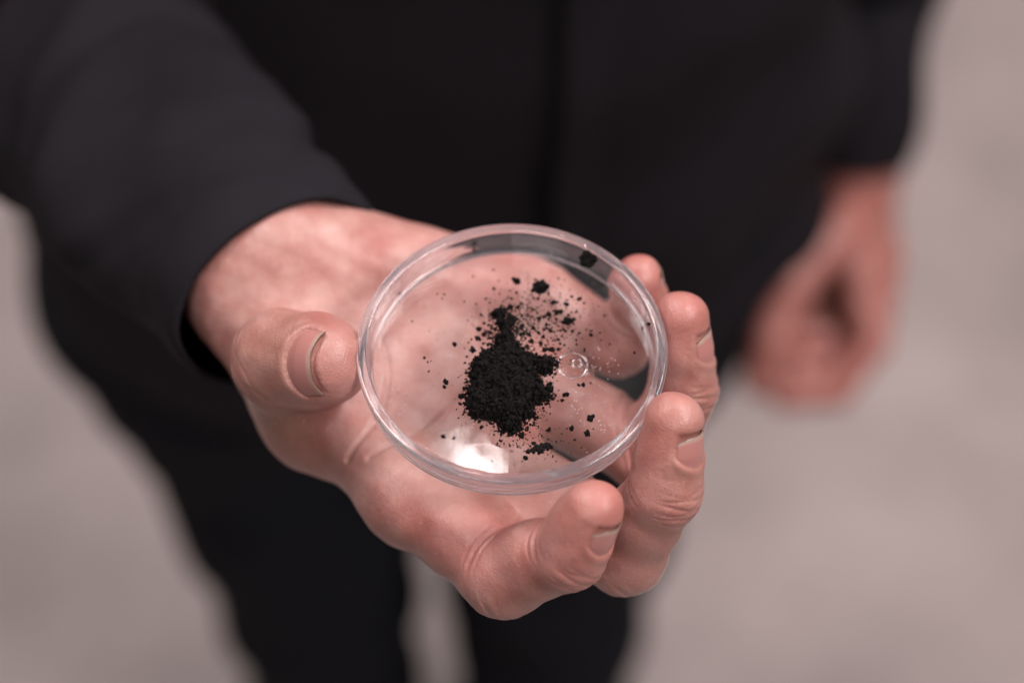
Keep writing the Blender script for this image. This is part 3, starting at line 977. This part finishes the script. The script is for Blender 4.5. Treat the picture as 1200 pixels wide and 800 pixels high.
tag(po, 'small ragged strip of black powder in front of the heap near the dish rim', 'powder')

small = [(347, 103, 6), (345, 118, 4), (620, 247, 7), (552, 257, 8), (586, 262, 6), (572, 280, 7), (560, 284, 9), (540, 287, 8), (612, 280, 5), (488, 340, 8), (520, 365, 6), (530, 380, 8), (548, 380, 7), (566, 378, 6), (565, 352, 6), (650, 340, 6), (620, 335, 4), (800, 312, 6), (783, 324, 4), (763, 386, 4), (295, 366, 6), (342, 380, 9), (356, 350, 8), (358, 325, 7), (585, 497, 9), (630, 470, 6), (618, 470, 4), (648, 558, 8), (655, 553, 6), (640, 597, 9), (600, 583, 7), (540, 587, 6), (470, 602, 8), (272, 463, 8), (268, 475, 5), (265, 605, 6), (293, 608, 4), (312, 500, 8), (343, 187, 3), (396, 170, 3), (250, 233, 3), (268, 234, 3), (152, 233, 4), (185, 304, 3), (216, 400, 4), (225, 410, 3), (228, 434, 3), (480, 660, 6), (500, 323, 6), (515, 298, 6), (470, 378, 8), (600, 240, 4), (440, 270, 8), (460, 268, 6), (395, 385, 6), (372, 340, 6), (322, 480, 6), (335, 440, 6), (310, 520, 5), (545, 480, 8), (530, 510, 8), (545, 500, 6), (500, 545, 7), (510, 555, 5), (365, 580, 5), (390, 560, 6), (485, 270, 3), (545, 330, 5), (525, 345, 5), (495, 353, 5), (583, 330, 4), (470, 290, 5), (560, 300, 5), (575, 510, 5), (500, 622, 5)]
cm = [crumb_mesh(20 + i, 2, .8, .7) for i in range(8)]
for i, (x, y, r) in enumerate(small):
    px, py = Z1(x, y)
    o = place(cm[i % 8], 'powder_grain', px, py, r * .1, random.uniform(.85, 1.25), random.uniform(.7, 1.05))
    if y < 240 and x < 480 or y < 200 or x < 260: z = ('small black grain lying alone on the far left of the clear dish floor', 'lone grains on the far left of the dish')
    elif x > 700 or y < 240: z = ('small black grain near the rim at the right of the dish', 'grains near the right rim')
    elif y < 400 and x > 475: z = ('small black grain in the scatter up and to the right of the powder heap', 'grains scattered above and right of the heap')
    elif x < 400: z = ('small black grain close to the left edge of the powder heap', 'grains along the left edge of the heap')
    elif y > 450 and x > 480: z = ('small black grain to the front right of the powder heap', 'grains in front and right of the heap')
    else: z = ('small black grain clinging to the upper edge of the powder heap', 'grains at the upper edge of the heap')
    tag(o, z[0], 'powder grain', z[1])
# finest specks nobody could count
sv, sf = [], []
bmx = bmesh.new(); bmesh.ops.create_icosphere(bmx, subdivisions=1, radius=1.0)
tv_ = np.array([v.co[:] for v in bmx.verts]); tf_ = np.array([[v.index for v in f.verts] for f in bmx.faces]); bmx.free()
sp = []
for _ in range(2300):
    c = random.random()
    if c < .40:   px, py, r = random.gauss(628, 30), random.gauss(378, 24), abs(random.gauss(0, .17)) + .06
    elif c < .75:
        k = poly[random.randrange(len(poly))]; a = random.uniform(0, 6.28); q = abs(random.gauss(0, 1.9))
        sp.append((k[0] + math.cos(a) * q, k[1] + math.sin(a) * q, abs(random.gauss(0, .16)) + .06)); continue
    elif c < .85: px, py, r = random.gauss(625, 25), random.gauss(515, 15), abs(random.gauss(0, .12)) + .05
    elif c < .93: px, py, r = random.gauss(690, 35), random.gauss(370, 35), abs(random.gauss(0, .10)) + .05
    else:         px, py, r = random.uniform(450, 750), random.uniform(300, 540), abs(random.gauss(0, .09)) + .04
    x, y = px_to_dish(px, py); sp.append((x, y, r))
for _ in range(560):
    i = random.randrange(len(poly)); t = random.random()
    e = poly[i] * (1 - t) + poly[(i + 1) % len(poly)] * t
    sp.append((e[0] + random.gauss(0, .95), e[1] + random.gauss(0, .95), random.uniform(.12, .5)))
for x, y, r in sp:
    if x * x + y * y > 34.3 ** 2: continue
    b = len(sv) * 12
    s_ = np.array((random.uniform(.7, 1.3), random.uniform(.7, 1.3), .8)) * r
    ang = random.uniform(0, 6.28); R = np.array(((math.cos(ang), -math.sin(ang), 0), (math.sin(ang), math.cos(ang), 0), (0, 0, 1)))
    sv.append((tv_ * s_ * rng.uniform(.75, 1.2, (12, 1))) @ R.T + np.array((x, y, 1.2 + r * .7))); sf.append(tf_ + b)
so = link('powder_specks', mesh_np('powder_specks', np.concatenate(sv) * .001, np.concatenate(sf)), POWDER)
so.matrix_world = dish_M
tag(so, 'fine black powder specks dusted over the dish floor', 'powder', kind='stuff')
